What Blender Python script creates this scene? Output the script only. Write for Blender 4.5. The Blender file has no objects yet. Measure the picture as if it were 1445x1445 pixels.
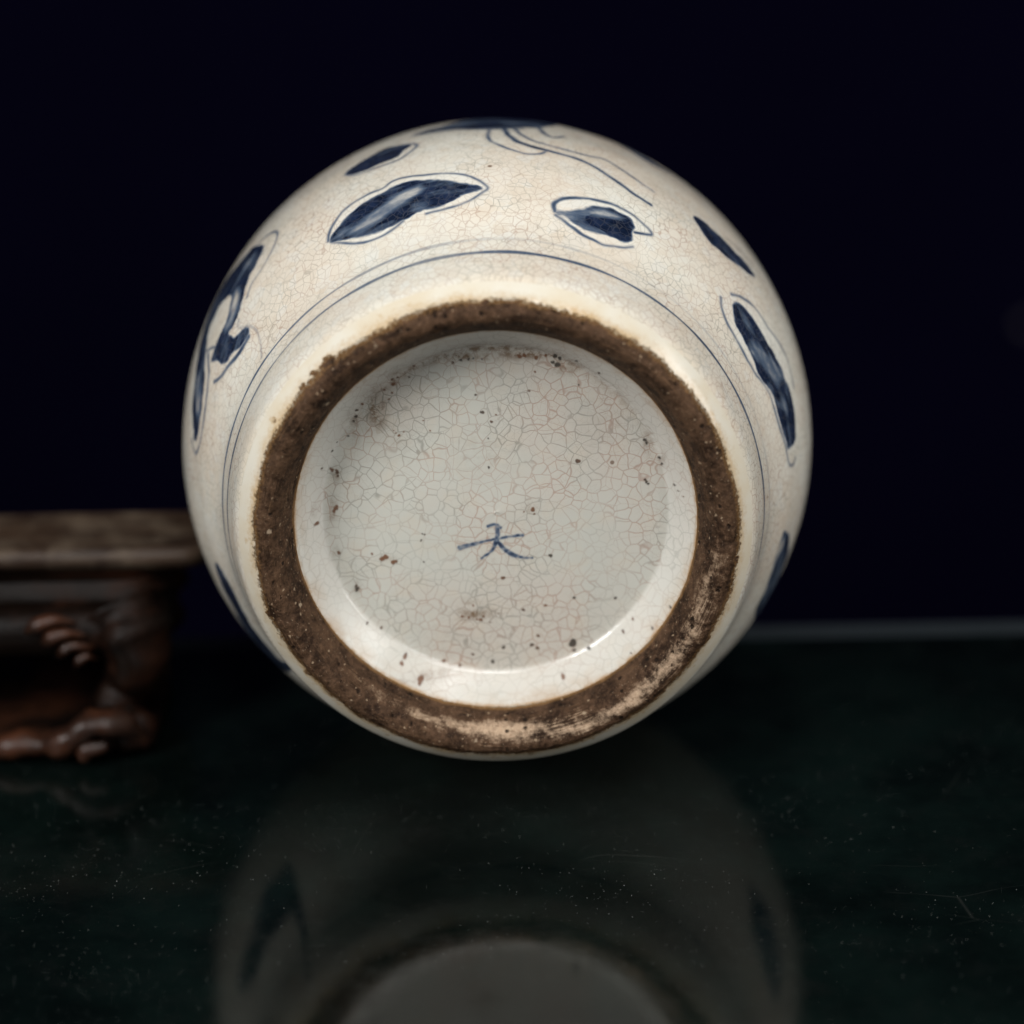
import bpy, bmesh, math, random
import numpy as np
from mathutils import Vector, Matrix

# ---------------------------------------------------------------- camera, world, lamps, exposure
scene = bpy.context.scene
R = 0.09                       # largest radius of the jar, metres
U = R / 440.0                  # modelling unit of the jar profile
LEN = 380 * U                  # foot plane to widest girth
JP = math.radians(0.5)         # the foot end is lifted by this much
JC = Vector((0, 0, R))         # centre of the widest girth


def link(o):
    scene.collection.objects.link(o)
    return o


cam_data = bpy.data.cameras.new('camera')
cam = link(bpy.data.objects.new('camera', cam_data))
e, dist = math.radians(20.5), 0.9
cam.location = JC + Vector((0, -math.cos(e), math.sin(e))) * dist
pt, yw, rl = math.radians(21.88), math.radians(0.27), math.radians(-1.0)
fw = Vector((math.sin(yw) * math.cos(pt), math.cos(yw) * math.cos(pt), -math.sin(pt)))
rt = fw.cross(Vector((0, 0, 1))).normalized()
up = rt.cross(fw)
r2 = rt * math.cos(rl) + up * math.sin(rl)
u2 = -rt * math.sin(rl) + up * math.cos(rl)
cam.rotation_euler = Matrix((r2, u2, -fw)).transposed().to_euler()
cam_data.sensor_width = 36
cam_data.lens = 36 * 4400 / 1445
cam_data.clip_start = 0.02
cam_data.clip_end = 50
cam_data.dof.use_dof = True
cam_data.dof.focus_distance = 0.835
cam_data.dof.aperture_fstop = 4.0
scene.camera = cam

world = bpy.data.worlds.new('World')
scene.world = world
world.use_nodes = True
world.node_tree.nodes['Background'].inputs[0].default_value = (0.55, 0.7, 1.0, 1)
world.node_tree.nodes['Background'].inputs[1].default_value = 0.004


def area(name, loc, target, sx, sy, power, col):
    d = bpy.data.lights.new(name, 'AREA')
    d.shape = 'RECTANGLE'
    d.size, d.size_y, d.energy, d.color = sx, sy, power, col
    o = link(bpy.data.objects.new(name, d))
    o.location = loc
    o.rotation_euler = (Vector(target) - Vector(loc)).to_track_quat('-Z', 'Y').to_euler()
    return o


area('softbox_key', (-0.85, -0.85, 0.80), (0, -0.05, 0.09), 0.45, 0.55, 16.5, (1.0, 0.995, 0.985))
area('softbox_top', (0.25, -0.75, 1.25), (0, -0.05, 0.09), 0.9, 0.5, 12.0, (1.0, 0.99, 0.975))
area('softbox_front', (0.35, -1.5, 0.55), (0, -0.05, 0.09), 0.5, 0.5, 5.0, (0.97, 0.985, 1.0))
area('fill_side', (1.05, -0.35, 0.55), (0, -0.02, 0.09), 0.5, 0.6, 6.0, (1.0, 0.985, 0.96))  # added fill lamp, brightens the right side of the jar

scene.view_settings.view_transform = 'Standard'
scene.view_settings.look = 'None'
scene.view_settings.exposure = 0.0
scene.view_settings.gamma = 1.0
scene.render.engine = 'CYCLES'
scene.render.resolution_x = 1024
scene.render.resolution_y = 1024
rng = np.random.default_rng(7)
random.seed(7)

# painted marks in jar coordinates: (angle round the axis, distance from the foot plane)
MOTIFS = {'A': {'label': 'large dark blue brushed leaf above the foot, left of the middle', 
  'fill': [(0.95, [(-0.5538, 201.4), (-0.5292, 212.7), (-0.4694, 228.6), (-0.3827, 239.8), (-0.3018, 246.6), (-0.2102, 242.7), (-0.1361, 231.0), (-0.092, 220.4), (-0.0396, 213.4), (-0.0285, 205.5), (-0.0859, 202.1), (-0.1256, 191.6), (-0.1822, 182.1), (-0.2376, 184.3), (-0.2795, 180.0), (-0.3393, 175.4), (-0.4073, 176.1), (-0.4737, 182.8), (-0.5393, 194.3)])], 'light': [(0.42, [(-0.486, 192.7), (-0.4462, 202.9), (-0.3824, 215.0), (-0.3061, 227.1), (-0.2344, 234.8), (-0.2196, 222.8), (-0.2717, 206.9), (-0.3394, 196.6), (-0.418, 188.9)])], 
  'line': [(2.0, 0.6, [(-0.5599, 203.4), (-0.5424, 222.0), (-0.4905, 240.6), (-0.4205, 250.9), (-0.3478, 252.5), (-0.2997, 260.9), (-0.2089, 253.4), (-0.1199, 244.5), (-0.0612, 232.8), (-0.0132, 212.7), (-0.0248, 201.8), (-0.0795, 186.6), (-0.1352, 180.1), (-0.2153, 177.7)]), (2.0, 0.55, [(-0.2972, 176.6), (-0.3514, 167.6), (-0.4211, 166.8), (-0.4866, 176.7), (-0.5478, 195.6)])], 
  'halo': [(-0.5599, 203.4), (-0.5424, 222.0), (-0.4905, 240.6), (-0.4205, 250.9), (-0.3478, 252.5), (-0.2997, 260.9), (-0.2089, 253.4), (-0.1199, 244.5), (-0.0612, 232.8), (-0.0132, 212.7), (-0.0248, 201.8), (-0.0795, 186.6), (-0.1352, 180.1), (-0.2153, 177.7), (-0.2972, 176.6), (-0.3514, 167.6), (-0.4211, 166.8), (-0.4866, 176.7)]},
 'B': {'label': 'small narrow dark blue leaf near the upper left edge', 
  'fill': [(0.95, [(-0.4671, 351.8), (-0.4319, 370.7), (-0.3851, 382.7), (-0.3316, 395.5), (-0.2681, 379.1), (-0.252, 365.2), (-0.2738, 347.0), (-0.2963, 331.6), (-0.3424, 330.1), (-0.3815, 326.8), (-0.4214, 328.3), (-0.4542, 340.0)])], 'light': [], 
  'line': [(2.5, 0.5, [(-0.2681, 379.1), (-0.2369, 365.0), (-0.2326, 350.3), (-0.2659, 327.8), (-0.2961, 318.5), (-0.3578, 318.5), (-0.4294, 325.1), (-0.4712, 350.4)])], 
  'halo': None},
 'C': {'label': 'branching blue leaf with curled tip on the left side', 
  'fill': [(0.85, [(-0.8501, 353.7), (-0.8183, 333.9), (-0.7895, 305.4), (-0.8088, 290.2), (-0.8466, 278.5), (-0.8775, 268.1), (-0.9029, 254.5), (-0.9389, 234.8), (-0.9722, 224.1), (-1.0067, 223.4), (-1.0325, 222.1), (-1.0308, 207.3), (-1.0056, 200.3), (-0.9738, 198.6), (-0.957, 191.0), (-0.9599, 182.4), (-0.986, 180.4), (-1.0251, 181.9), (-1.0602, 190.1), (-1.0978, 191.8), (-1.1222, 201.5), (-1.1297, 216.5), (-1.1537, 232.2), (-1.1284, 238.0), (-1.1008, 242.1), (-1.0643, 244.8), (-1.0257, 246.3), (-0.9931, 258.2), (-0.9708, 279.4), (-0.9869, 293.2), (-1.0284, 306.7), (-1.0652, 303.8), (-1.1061, 299.3), (-1.1351, 283.8), (-1.1655, 264.3), (-1.204, 241.7), (-1.2493, 226.1), (-1.3022, 217.1), (-1.3621, 214.1), (-1.4148, 216.6), (-1.4221, 226.7), (-1.3757, 238.7), (-1.3418, 253.8), (-1.2919, 265.6), (-1.2479, 283.5), (-1.2059, 304.3), (-1.1782, 328.9), (-1.1482, 344.9), (-1.1074, 356.8), (-1.0598, 370.0), (-1.0024, 373.3), (-0.946, 363.6), (-0.8859, 352.6)])], 'light': [(0.35, [(-0.95, 279.5), (-0.9259, 277.3), (-0.9322, 254.7), (-0.9692, 235.9), (-1.0128, 227.5), (-1.0415, 233.0), (-1.0382, 240.4), (-0.9886, 249.4)]), (0.45, [(-1.2621, 266.7), (-1.2235, 259.3), (-1.2593, 234.8), (-1.325, 226.1), (-1.3258, 238.3)]), (0.5, [(-0.8838, 321.7), (-0.8306, 320.6), (-0.823, 304.2), (-0.8683, 295.1)])], 
  'line': [(2.2, 0.5, [(-1.1469, 308.3), (-1.0767, 329.5), (-0.9958, 350.0), (-0.9056, 358.1), (-0.8316, 342.9), (-0.7651, 332.2), (-0.7374, 316.8), (-0.7313, 298.2), (-0.7559, 275.6), (-0.8127, 254.9), (-0.8701, 247.4), (-0.9091, 234.5)]), (2.4, 0.6, [(-1.1531, 253.0), (-1.1872, 227.9), (-1.2626, 210.6), (-1.3357, 202.0), (-1.4129, 202.8), (-1.4603, 212.1), (-1.4588, 223.0), (-1.4334, 234.9)]), (2.5, 0.3, [(-0.9756, 217.3), (-0.9886, 212.0), (-0.9799, 202.3), (-0.9524, 190.5), (-0.9361, 174.1), (-0.9435, 155.0), (-0.9735, 129.9)]), (3.2, 0.65, [(-0.9737, 177.8), (-1.037, 176.3), (-1.1001, 184.3), (-1.1593, 191.9), (-1.1918, 203.5)]), (2, 0.5, [(-1.1568, 265.1), (-1.106, 238.4)])], 
  'halo': None},
 'D': {'label': 'long blue brush dab on the lower left edge', 
  'fill': [(0.85, [(-1.8544, 194.1), (-1.8481, 177.5), (-1.9024, 168.5), (-1.9732, 163.7), (-2.0588, 169.9), (-2.1334, 171.6), (-2.1891, 165.6), (-2.2551, 158.4), (-2.2171, 40.3), (-2.3114, 180.6), (-2.3131, 237.4), (-2.2595, 240.9), (-2.202, 244.4), (-2.1293, 231.4), (-2.0393, 208.1), (-1.9539, 205.7)])], 'light': [], 
  'line': [], 
  'halo': None},
 'E': {'label': 'small dark blue bud in an eye shaped outline above the foot, right of the middle', 
  'fill': [(0.75, [(0.2139, 176.2), (0.2362, 182.3), (0.298, 190.3), (0.3194, 199.5), (0.3573, 207.4), (0.4051, 210.5), (0.4474, 208.8), (0.4816, 198.9), (0.4838, 185.8), (0.4877, 172.2), (0.4618, 163.8), (0.41, 162.4), (0.3588, 161.5), (0.3082, 161.8), (0.2647, 168.0)]), (1.0, [(0.309, 181.5), (0.3608, 196.6), (0.4092, 199.8), (0.4491, 204.5), (0.4816, 198.9), (0.4838, 185.8), (0.4877, 172.2), (0.4614, 164.4), (0.4096, 163.0), (0.3729, 167.7), (0.3304, 168.8)])], 'light': [(0.4, [(0.3371, 194.4), (0.3666, 203.7), (0.4152, 205.7), (0.4424, 200.6), (0.3954, 192.2), (0.3553, 188.9)])], 
  'line': [(2.4, 0.65, [(0.2134, 178.0), (0.2068, 189.6), (0.2243, 200.2), (0.2767, 210.8), (0.3305, 216.1), (0.3937, 219.6), (0.4608, 216.9), (0.5161, 208.4), (0.5451, 200.3), (0.5235, 193.9), (0.4915, 187.7)]), (2.2, 0.6, [(0.2187, 172.7), (0.2671, 160.5), (0.3205, 151.8), (0.3916, 147.1), (0.4503, 153.3), (0.4974, 164.2)])], 
  'halo': [(0.2134, 178.0), (0.2068, 189.6), (0.2243, 200.2), (0.2767, 210.8), (0.3305, 216.1), (0.3937, 219.6), (0.4608, 216.9), (0.5161, 208.4), (0.5451, 200.3), (0.4915, 187.7), (0.4974, 164.2), (0.4503, 153.3), (0.3916, 147.1), (0.3205, 151.8), (0.2671, 160.5)]},
 'F': {'label': 'narrow dark blue dab near the upper right edge', 
  'fill': [(1.0, [(0.6714, 294.6), (0.6894, 306.3), (0.7379, 306.0), (0.7975, 305.6), (0.861, 307.6), (0.9144, 310.7), (0.9466, 303.7), (0.9245, 288.5), (0.8687, 277.6), (0.7903, 266.1), (0.7211, 270.1)])], 'light': [], 
  'line': [(1.8, 0.4, [(0.8053, 323.1), (0.8696, 330.5), (0.919, 334.3), (0.9375, 328.9)])], 
  'halo': None},
 'G': {'label': 'long dark blue leaf with a pale wash down the right side', 
  'fill': [(0.95, [(0.9035, 196.1), (0.9133, 205.9), (0.9379, 212.4), (0.9898, 216.3), (1.0632, 217.8), (1.1332, 218.8), (1.2069, 224.4), (1.2655, 225.4), (1.3288, 225.3), (1.4002, 220.4), (1.4418, 213.7), (1.4588, 196.7), (1.4423, 184.8), (1.3891, 179.3), (1.3349, 176.7), (1.2826, 176.3), (1.2407, 178.3), (1.1928, 171.5), (1.1379, 166.5), (1.0703, 169.0), (0.9955, 173.1), (0.9416, 180.3)])], 'light': [(0.5, [(1.029, 182.1), (1.0739, 194.4), (1.1461, 212.0), (1.2208, 218.4), (1.2313, 198.4), (1.1627, 181.8), (1.0983, 175.7)]), (0.55, [(1.2661, 180.4), (1.2923, 200.6), (1.3329, 204.5), (1.3181, 186.5)])], 
  'line': [(2.2, 0.5, [(0.8578, 186.9), (0.8817, 173.0), (0.9412, 163.5), (1.0209, 160.2), (1.1093, 159.0), (1.1866, 167.6), (1.2314, 171.9), (1.2821, 170.6), (1.3587, 172.5), (1.433, 179.8), (1.4981, 183.5), (1.5182, 196.0), (1.5054, 207.7)]), (2.2, 0.5, [(0.8873, 210.5), (0.9247, 223.9), (0.9894, 236.1), (1.0724, 239.9), (1.161, 251.5), (1.2323, 251.6), (1.2925, 242.7)])], 
  'halo': [(0.8578, 186.9), (0.8817, 173.0), (0.9412, 163.5), (1.0209, 160.2), (1.1093, 159.0), (1.1866, 167.6), (1.2314, 171.9), (1.2821, 170.6), (1.3587, 172.5), (1.433, 179.8), (1.4752, 198.9), (1.4296, 215.4), (1.3288, 225.3), (1.2494, 241.8), (1.161, 251.5), (1.0724, 239.9), (0.9894, 236.1), (0.9247, 223.9), (0.8873, 210.5)]},
 'H': {'label': 'grey blue hooked brush dab low on the right edge', 
  'fill': [(0.75, [(1.7486, 183.2), (1.7552, 193.8), (1.7859, 209.8), (1.8386, 226.7), (1.8739, 236.6), (1.9161, 239.2), (1.9595, 242.6), (2.0194, 258.1), (2.0703, 255.3), (2.1163, 252.7), (2.1516, 250.9), (2.075, 202.5), (2.0315, 190.5), (1.9868, 189.5), (1.9357, 183.9), (1.872, 177.5), (1.8174, 177.1), (1.7822, 179.4)])], 'light': [(0.25, [(1.7781, 187.3), (1.8141, 194.5), (1.846, 187.9), (1.8932, 184.0), (1.9554, 187.8), (2.0085, 196.0), (1.948, 183.0), (1.8668, 176.2), (1.8055, 177.7)])], 
  'line': [], 
  'halo': None},
 'I': {'label': 'blue scroll of curling brush lines on the top edge', 
  'fill': [(0.8, [(-0.2512, 432.0), (-0.2019, 447.4), (-0.1453, 452.9), (-0.0983, 494.8), (-0.0417, 518.6), (0.0424, 519.1), (0.139, 517.6), (0.2159, 515.0), (0.1724, 436.9), (0.0848, 409.1), (-0.0005, 393.2), (-0.0924, 405.8), (-0.1736, 416.6)]), (0.5, [(0.2235, 515.0), (0.2967, 511.9), (0.3895, 506.4), (0.4743, 500.7), (0.5575, 460.6), (0.6075, 451.9), (0.5496, 430.0), (0.4614, 448.1), (0.3925, 506.7), (0.2935, 487.9)])], 'light': [], 
  'line': [(2.4, 0.55, [(-0.0007, 404.1), (-0.0091, 358.3), (0.0063, 329.0), (0.0486, 307.4), (0.1031, 293.5), (0.1515, 297.0), (0.1694, 309.4)]), (3.2, 0.75, [(0.039, 404.3), (0.0481, 368.3), (0.0784, 335.3), (0.1328, 318.1), (0.206, 309.5), (0.268, 304.1), (0.3251, 294.8), (0.3847, 278.3), (0.4535, 263.3), (0.5173, 255.7)]), (2.2, 0.6, [(0.0664, 406.6), (0.0964, 362.6), (0.1448, 339.4), (0.2119, 329.6), (0.2926, 326.1), (0.3559, 334.7), (0.4078, 319.1), (0.4683, 304.7), (0.524, 295.8)]), (3, 0.6, [(0.1468, 424.2), (0.1638, 387.1), (0.194, 373.2), (0.2256, 390.4)]), (3, 0.6, [(-0.2504, 425.1), (-0.1729, 408.8), (-0.0921, 400.1), (-0.0005, 390.6), (0.0969, 404.0)])], 
  'halo': None}}
SEAL = {
  'line': [(5.2, 2.2, [(-48.8, -49.6), (-31.0, -44.8), (-11.4, -39.5)]), (2.4, 3, [(-11.4, -39.5), (4.3, -37.0), (22.0, -33.9), (34.7, -32.8)]), (3.2, 3, [(-11.0, -19.5), (-2.2, -17.1), (5.6, -21.8)]), (4, 4.6, [(0.7, -18.6), (1.5, -30.2), (0.3, -41.8)]), (4.6, 1.6, [(-0.1, -40.7), (-6.8, -54.3), (-20.7, -65.3)]), (3.4, 5, [(2.3, -42.8), (10.9, -53.5), (21.5, -61.1)]), (4.6, 2, [(21.5, -61.1), (31.3, -64.4), (46.9, -65.8)])]}
SPECKS = [(108.8, 70.6, 2.7), (48.9, 3.6, 2.5), (71.5, -63.0, 2.1), (7.6, -94.2, 2.3), (102.3, -124.8, 1.7), (63.7, -135.2, 1.7), (34.0, -141.2, 1.9), (53.3, -179.8, 1.9), (44.8, -193.1, 2.3), (52.0, -198.0, 2.1), (99.7, -191.4, 4.6), (101.6, -201.6, 1.9), (121.0, -197.8, 2.1), (6.5, -196.3, 2.1), (-35.0, -205.8, 1.7), (-74.3, -214.5, 1.9), (-8.4, -217.1, 2.3), (-48.0, -149.5, 1.7), (-39.2, -151.1, 1.5), (-32.9, -133.7, 1.2), (-23.4, -154.8, 2.1), (-19.4, -150.0, 1.5), (-28.4, -154.1, 1.2), (-10.7, -158.7, 1.0), (0.4, -146.0, 1.0), (37.1, 0.7, 1.0), (50.7, -2.7, 1.2), (33.7, -33.2, 1.0), (-95.2, -29.7, 1.0), (-100.3, -39.0, 0.8), (-125.5, -201.1, 1.9), (-129.7, -209.7, 1.7), (157.7, -126.6, 1.7), (216.5, 73.8, 1.7), (219.8, 65.1, 1.4), (198.1, 42.4, 1.7), (199.7, 39.6, 1.7), (202.0, 36.8, 1.4), (236.0, 39.0, 1.4), (167.4, -170.8, 1.7), (180.6, -153.8, 1.4), (229.9, -124.9, 1.4), (205.9, -156.7, 1.4), (86.0, -231.5, 2.4), (95.7, -254.3, 1.4), (142.3, -234.3, 1.4), (177.2, -191.4, 1.0), (197.2, 98.2, 2.1), (199.5, 94.0, 1.7), (247.3, 26.7, 1.0), (240.9, 32.0, 1.0), (-150.6, -63.0, 2.8), (-147.3, -61.3, 2.8), (-153.9, -64.7, 2.1), (-137.7, -68.9, 2.8), (-133.8, -67.9, 1.7), (-188.6, -103.1, 1.7), (-187.4, -106.7, 2.1), (-188.2, -109.9, 1.4), (-157.1, -164.3, 1.7), (-175.5, -155.1, 1.4), (-209.8, -55.0, 2.1), (-212.3, 8.1, 2.4), (-214.7, 4.7, 2.1), (-210.6, 11.6, 1.7), (-237.4, -8.9, 2.4), (-215.2, 63.0, 2.1), (-208.8, 60.1, 2.1), (-73.9, -213.7, 1.7), (-125.9, -202.7, 2.4), (-131.0, -208.0, 1.7), (-105.0, -228.4, 3.1), (-106.2, -232.7, 2.4), (-77.6, -258.0, 1.0), (-57.8, -265.6, 1.0), (-165.8, -56.8, 1.4), (-98.1, -28.7, 1.0), (-97.5, -69.2, 1.0), (-99.9, -37.4, 1.0), (-8.4, 63.7, 1.4), (-84.6, 116.5, 1.0), (-131.1, 181.2, 2.2), (-132.5, 188.7, 1.6), (-125.3, 190.8, 1.1), (-133.1, 169.3, 1.3), (-143.2, 173.8, 1.3), (-137.5, 160.7, 1.1), (-172.5, 155.8, 1.8), (-179.9, 147.3, 1.8), (-181.3, 137.5, 1.8), (-184.6, 131.0, 1.3), (-192.5, 110.3, 1.3), (-103.4, 206.6, 1.3), (-110.0, 190.5, 1.1), (-125.6, 110.3, 1.6), (-129.6, 113.7, 0.9), (-119.3, 115.1, 0.9), (-132.6, 117.0, 0.7), (-23.6, 164.2, 1.3), (-16.5, 140.2, 1.6), (-3.8, 126.9, 1.6), (-93.2, 130.6, 0.9), (-8.4, 104.0, 0.9), (-52.3, 209.0, 1.6), (-42.0, 212.0, 1.6), (-31.8, 212.9, 1.3), (-25.7, 213.9, 1.1), (-14.5, 212.7, 0.9), (-216.9, 64.6, 1.6), (-209.8, 62.2, 1.6), (-208.0, 54.5, 1.3), (-228.1, 69.2, 1.3), (-213.9, 91.0, 1.3), (-207.2, 102.9, 0.9), (34.4, 215.5, 2.3), (40.5, 217.0, 2.3), (55.8, 213.5, 2.3), (68.1, 216.5, 1.7), (80.3, 216.3, 2.7), (86.4, 213.0, 2.3), (83.2, 203.4, 3.0), (77.1, 206.7, 2.0), (107.8, 211.1, 1.7), (136.7, 194.4, 1.7), (54.0, 194.2, 1.3), (46.0, 168.4, 1.3), (110.5, 175.4, 1.0), (2.4, 136.5, 1.0), (-14.5, 140.1, 1.7)]
STAINS = [(-32.1, -146.2, 26, 9, 0.75), (-40.4, -131.6, 20, 10, 0.3), (-154.9, 146.1, 16, 34, 0.8), (-183.5, 124.9, 10, 24, 0.5), (-125.5, 202.3, 22, 12, 0.45), (-32.9, 217.3, 50, 7, 0.75), (40.8, 219.0, 50, 9, 0.8), (95.8, 198.7, 26, 10, 0.5), (-215.8, 5.8, 7, 16, 0.7), (-208.2, 57.9, 8, 12, 0.6), (-213.3, -55.0, 7, 10, 0.4), (-239.0, 11.2, 5, 10, 0.4), (-99.9, -227.4, 40, 8, 0.4), (201.8, 98.8, 8, 20, 0.5), (220.4, 73.7, 6, 14, 0.4), (-147.5, -64.2, 12, 6, 0.4), (47.0, 5.5, 10, 8, 0.35), (-17.2, 82.6, 60, 40, 0.12), (141.4, 119.6, 50, 60, 0.1), (-60.5, -181.1, 60, 40, 0.1), (-128.4, 104.3, 40, 40, 0.12), (-187.6, -104.5, 5, 9, 0.5)]


# ---------------------------------------------------------------- node helpers
class NT:
    def __init__(self, name):
        self.m = bpy.data.materials.new(name)
        self.m.use_nodes = True
        self.t = self.m.node_tree
        self.p = self.t.nodes['Principled BSDF']

    def n(self, kind, **kw):
        nd = self.t.nodes.new(kind)
        for k, v in kw.items():
            if k.startswith('i_'):
                nd.inputs[k[2:].replace('_', ' ')].default_value = v
            else:
                setattr(nd, k, v)
        return nd

    def l(self, a, b):
        self.t.links.new(a, b)

    def val(self, s, v):
        if isinstance(v, (int, float)):
            s.default_value = v
        elif isinstance(v, tuple):
            s.default_value = v if len(v) != 3 or s.type != 'RGBA' else (*v, 1)
        else:
            self.l(v, s)

    def math(self, op, a, b=0.0, c=None):
        nd = self.n('ShaderNodeMath', operation=op)
        self.val(nd.inputs[0], a)
        self.val(nd.inputs[1], b)
        if c is not None:
            self.val(nd.inputs[2], c)
        return nd.outputs[0]

    def ramp(self, x, a, b, lo=0.0, hi=1.0):
        nd = self.n('ShaderNodeMapRange', interpolation_type='SMOOTHSTEP')
        self.val(nd.inputs['Value'], x)
        for k, v in (('From Min', a), ('From Max', b), ('To Min', lo), ('To Max', hi)):
            self.val(nd.inputs[k], v)
        return nd.outputs['Result']

    def mix(self, f, a, b):
        nd = self.n('ShaderNodeMix', data_type='RGBA')
        self.val(nd.inputs[0], f)
        self.val(nd.inputs[6], a)
        self.val(nd.inputs[7], b)
        return nd.outputs[2]

    def noise(self, scale, detail=3.0, rough=0.55, vec=None, dist=0.0):
        nd = self.n('ShaderNodeTexNoise')
        nd.inputs['Scale'].default_value = scale
        nd.inputs['Detail'].default_value = detail
        nd.inputs['Roughness'].default_value = rough
        nd.inputs['Distortion'].default_value = dist
        self.l(vec if vec is not None else self.obj(), nd.inputs['Vector'])
        return nd.outputs['Fac']

    def obj(self):
        if not hasattr(self, '_o'):
            self._o = self.n('ShaderNodeTexCoord').outputs['Object']
        return self._o

    def attr(self, name):
        return self.n('ShaderNodeAttribute', attribute_name=name).outputs['Fac']

    def warp(self, scale, amount):
        nz = self.n('ShaderNodeTexNoise')
        nz.inputs['Scale'].default_value = scale
        nz.inputs['Detail'].default_value = 2.0
        self.l(self.obj(), nz.inputs['Vector'])
        s = self.n('ShaderNodeVectorMath', operation='SUBTRACT')
        self.l(nz.outputs['Color'], s.inputs[0])
        s.inputs[1].default_value = (0.5, 0.5, 0.5)
        k = self.n('ShaderNodeVectorMath', operation='SCALE')
        self.l(s.outputs[0], k.inputs[0])
        k.inputs['Scale'].default_value = amount
        a = self.n('ShaderNodeVectorMath', operation='ADD')
        self.l(self.obj(), a.inputs[0])
        self.l(k.outputs[0], a.inputs[1])
        return a.outputs[0]

    def crack(self, scale, vec, width):
        v = self.n('ShaderNodeTexVoronoi', feature='DISTANCE_TO_EDGE')
        v.inputs['Scale'].default_value = scale
        self.l(vec, v.inputs['Vector'])
        return self.ramp(v.outputs['Distance'], 0.0, width, 1.0, 0.0)

    def bump(self, h, strength, distance=0.001, normal=None):
        b = self.n('ShaderNodeBump')
        b.inputs['Strength'].default_value = strength
        b.inputs['Distance'].default_value = distance
        self.l(h, b.inputs['Height'])
        if normal is not None:
            self.l(normal, b.inputs['Normal'])
        return b.outputs[0]

    def out(self, color=None, rough=None, normal=None, **kw):
        if color is not None:
            self.val(self.p.inputs['Base Color'], color)
        if rough is not None:
            self.val(self.p.inputs['Roughness'], rough)
        if normal is not None:
            self.l(normal, self.p.inputs['Normal'])
        for k, v in kw.items():
            self.val(self.p.inputs[k.replace('_', ' ')], v)
        return self.m


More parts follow.
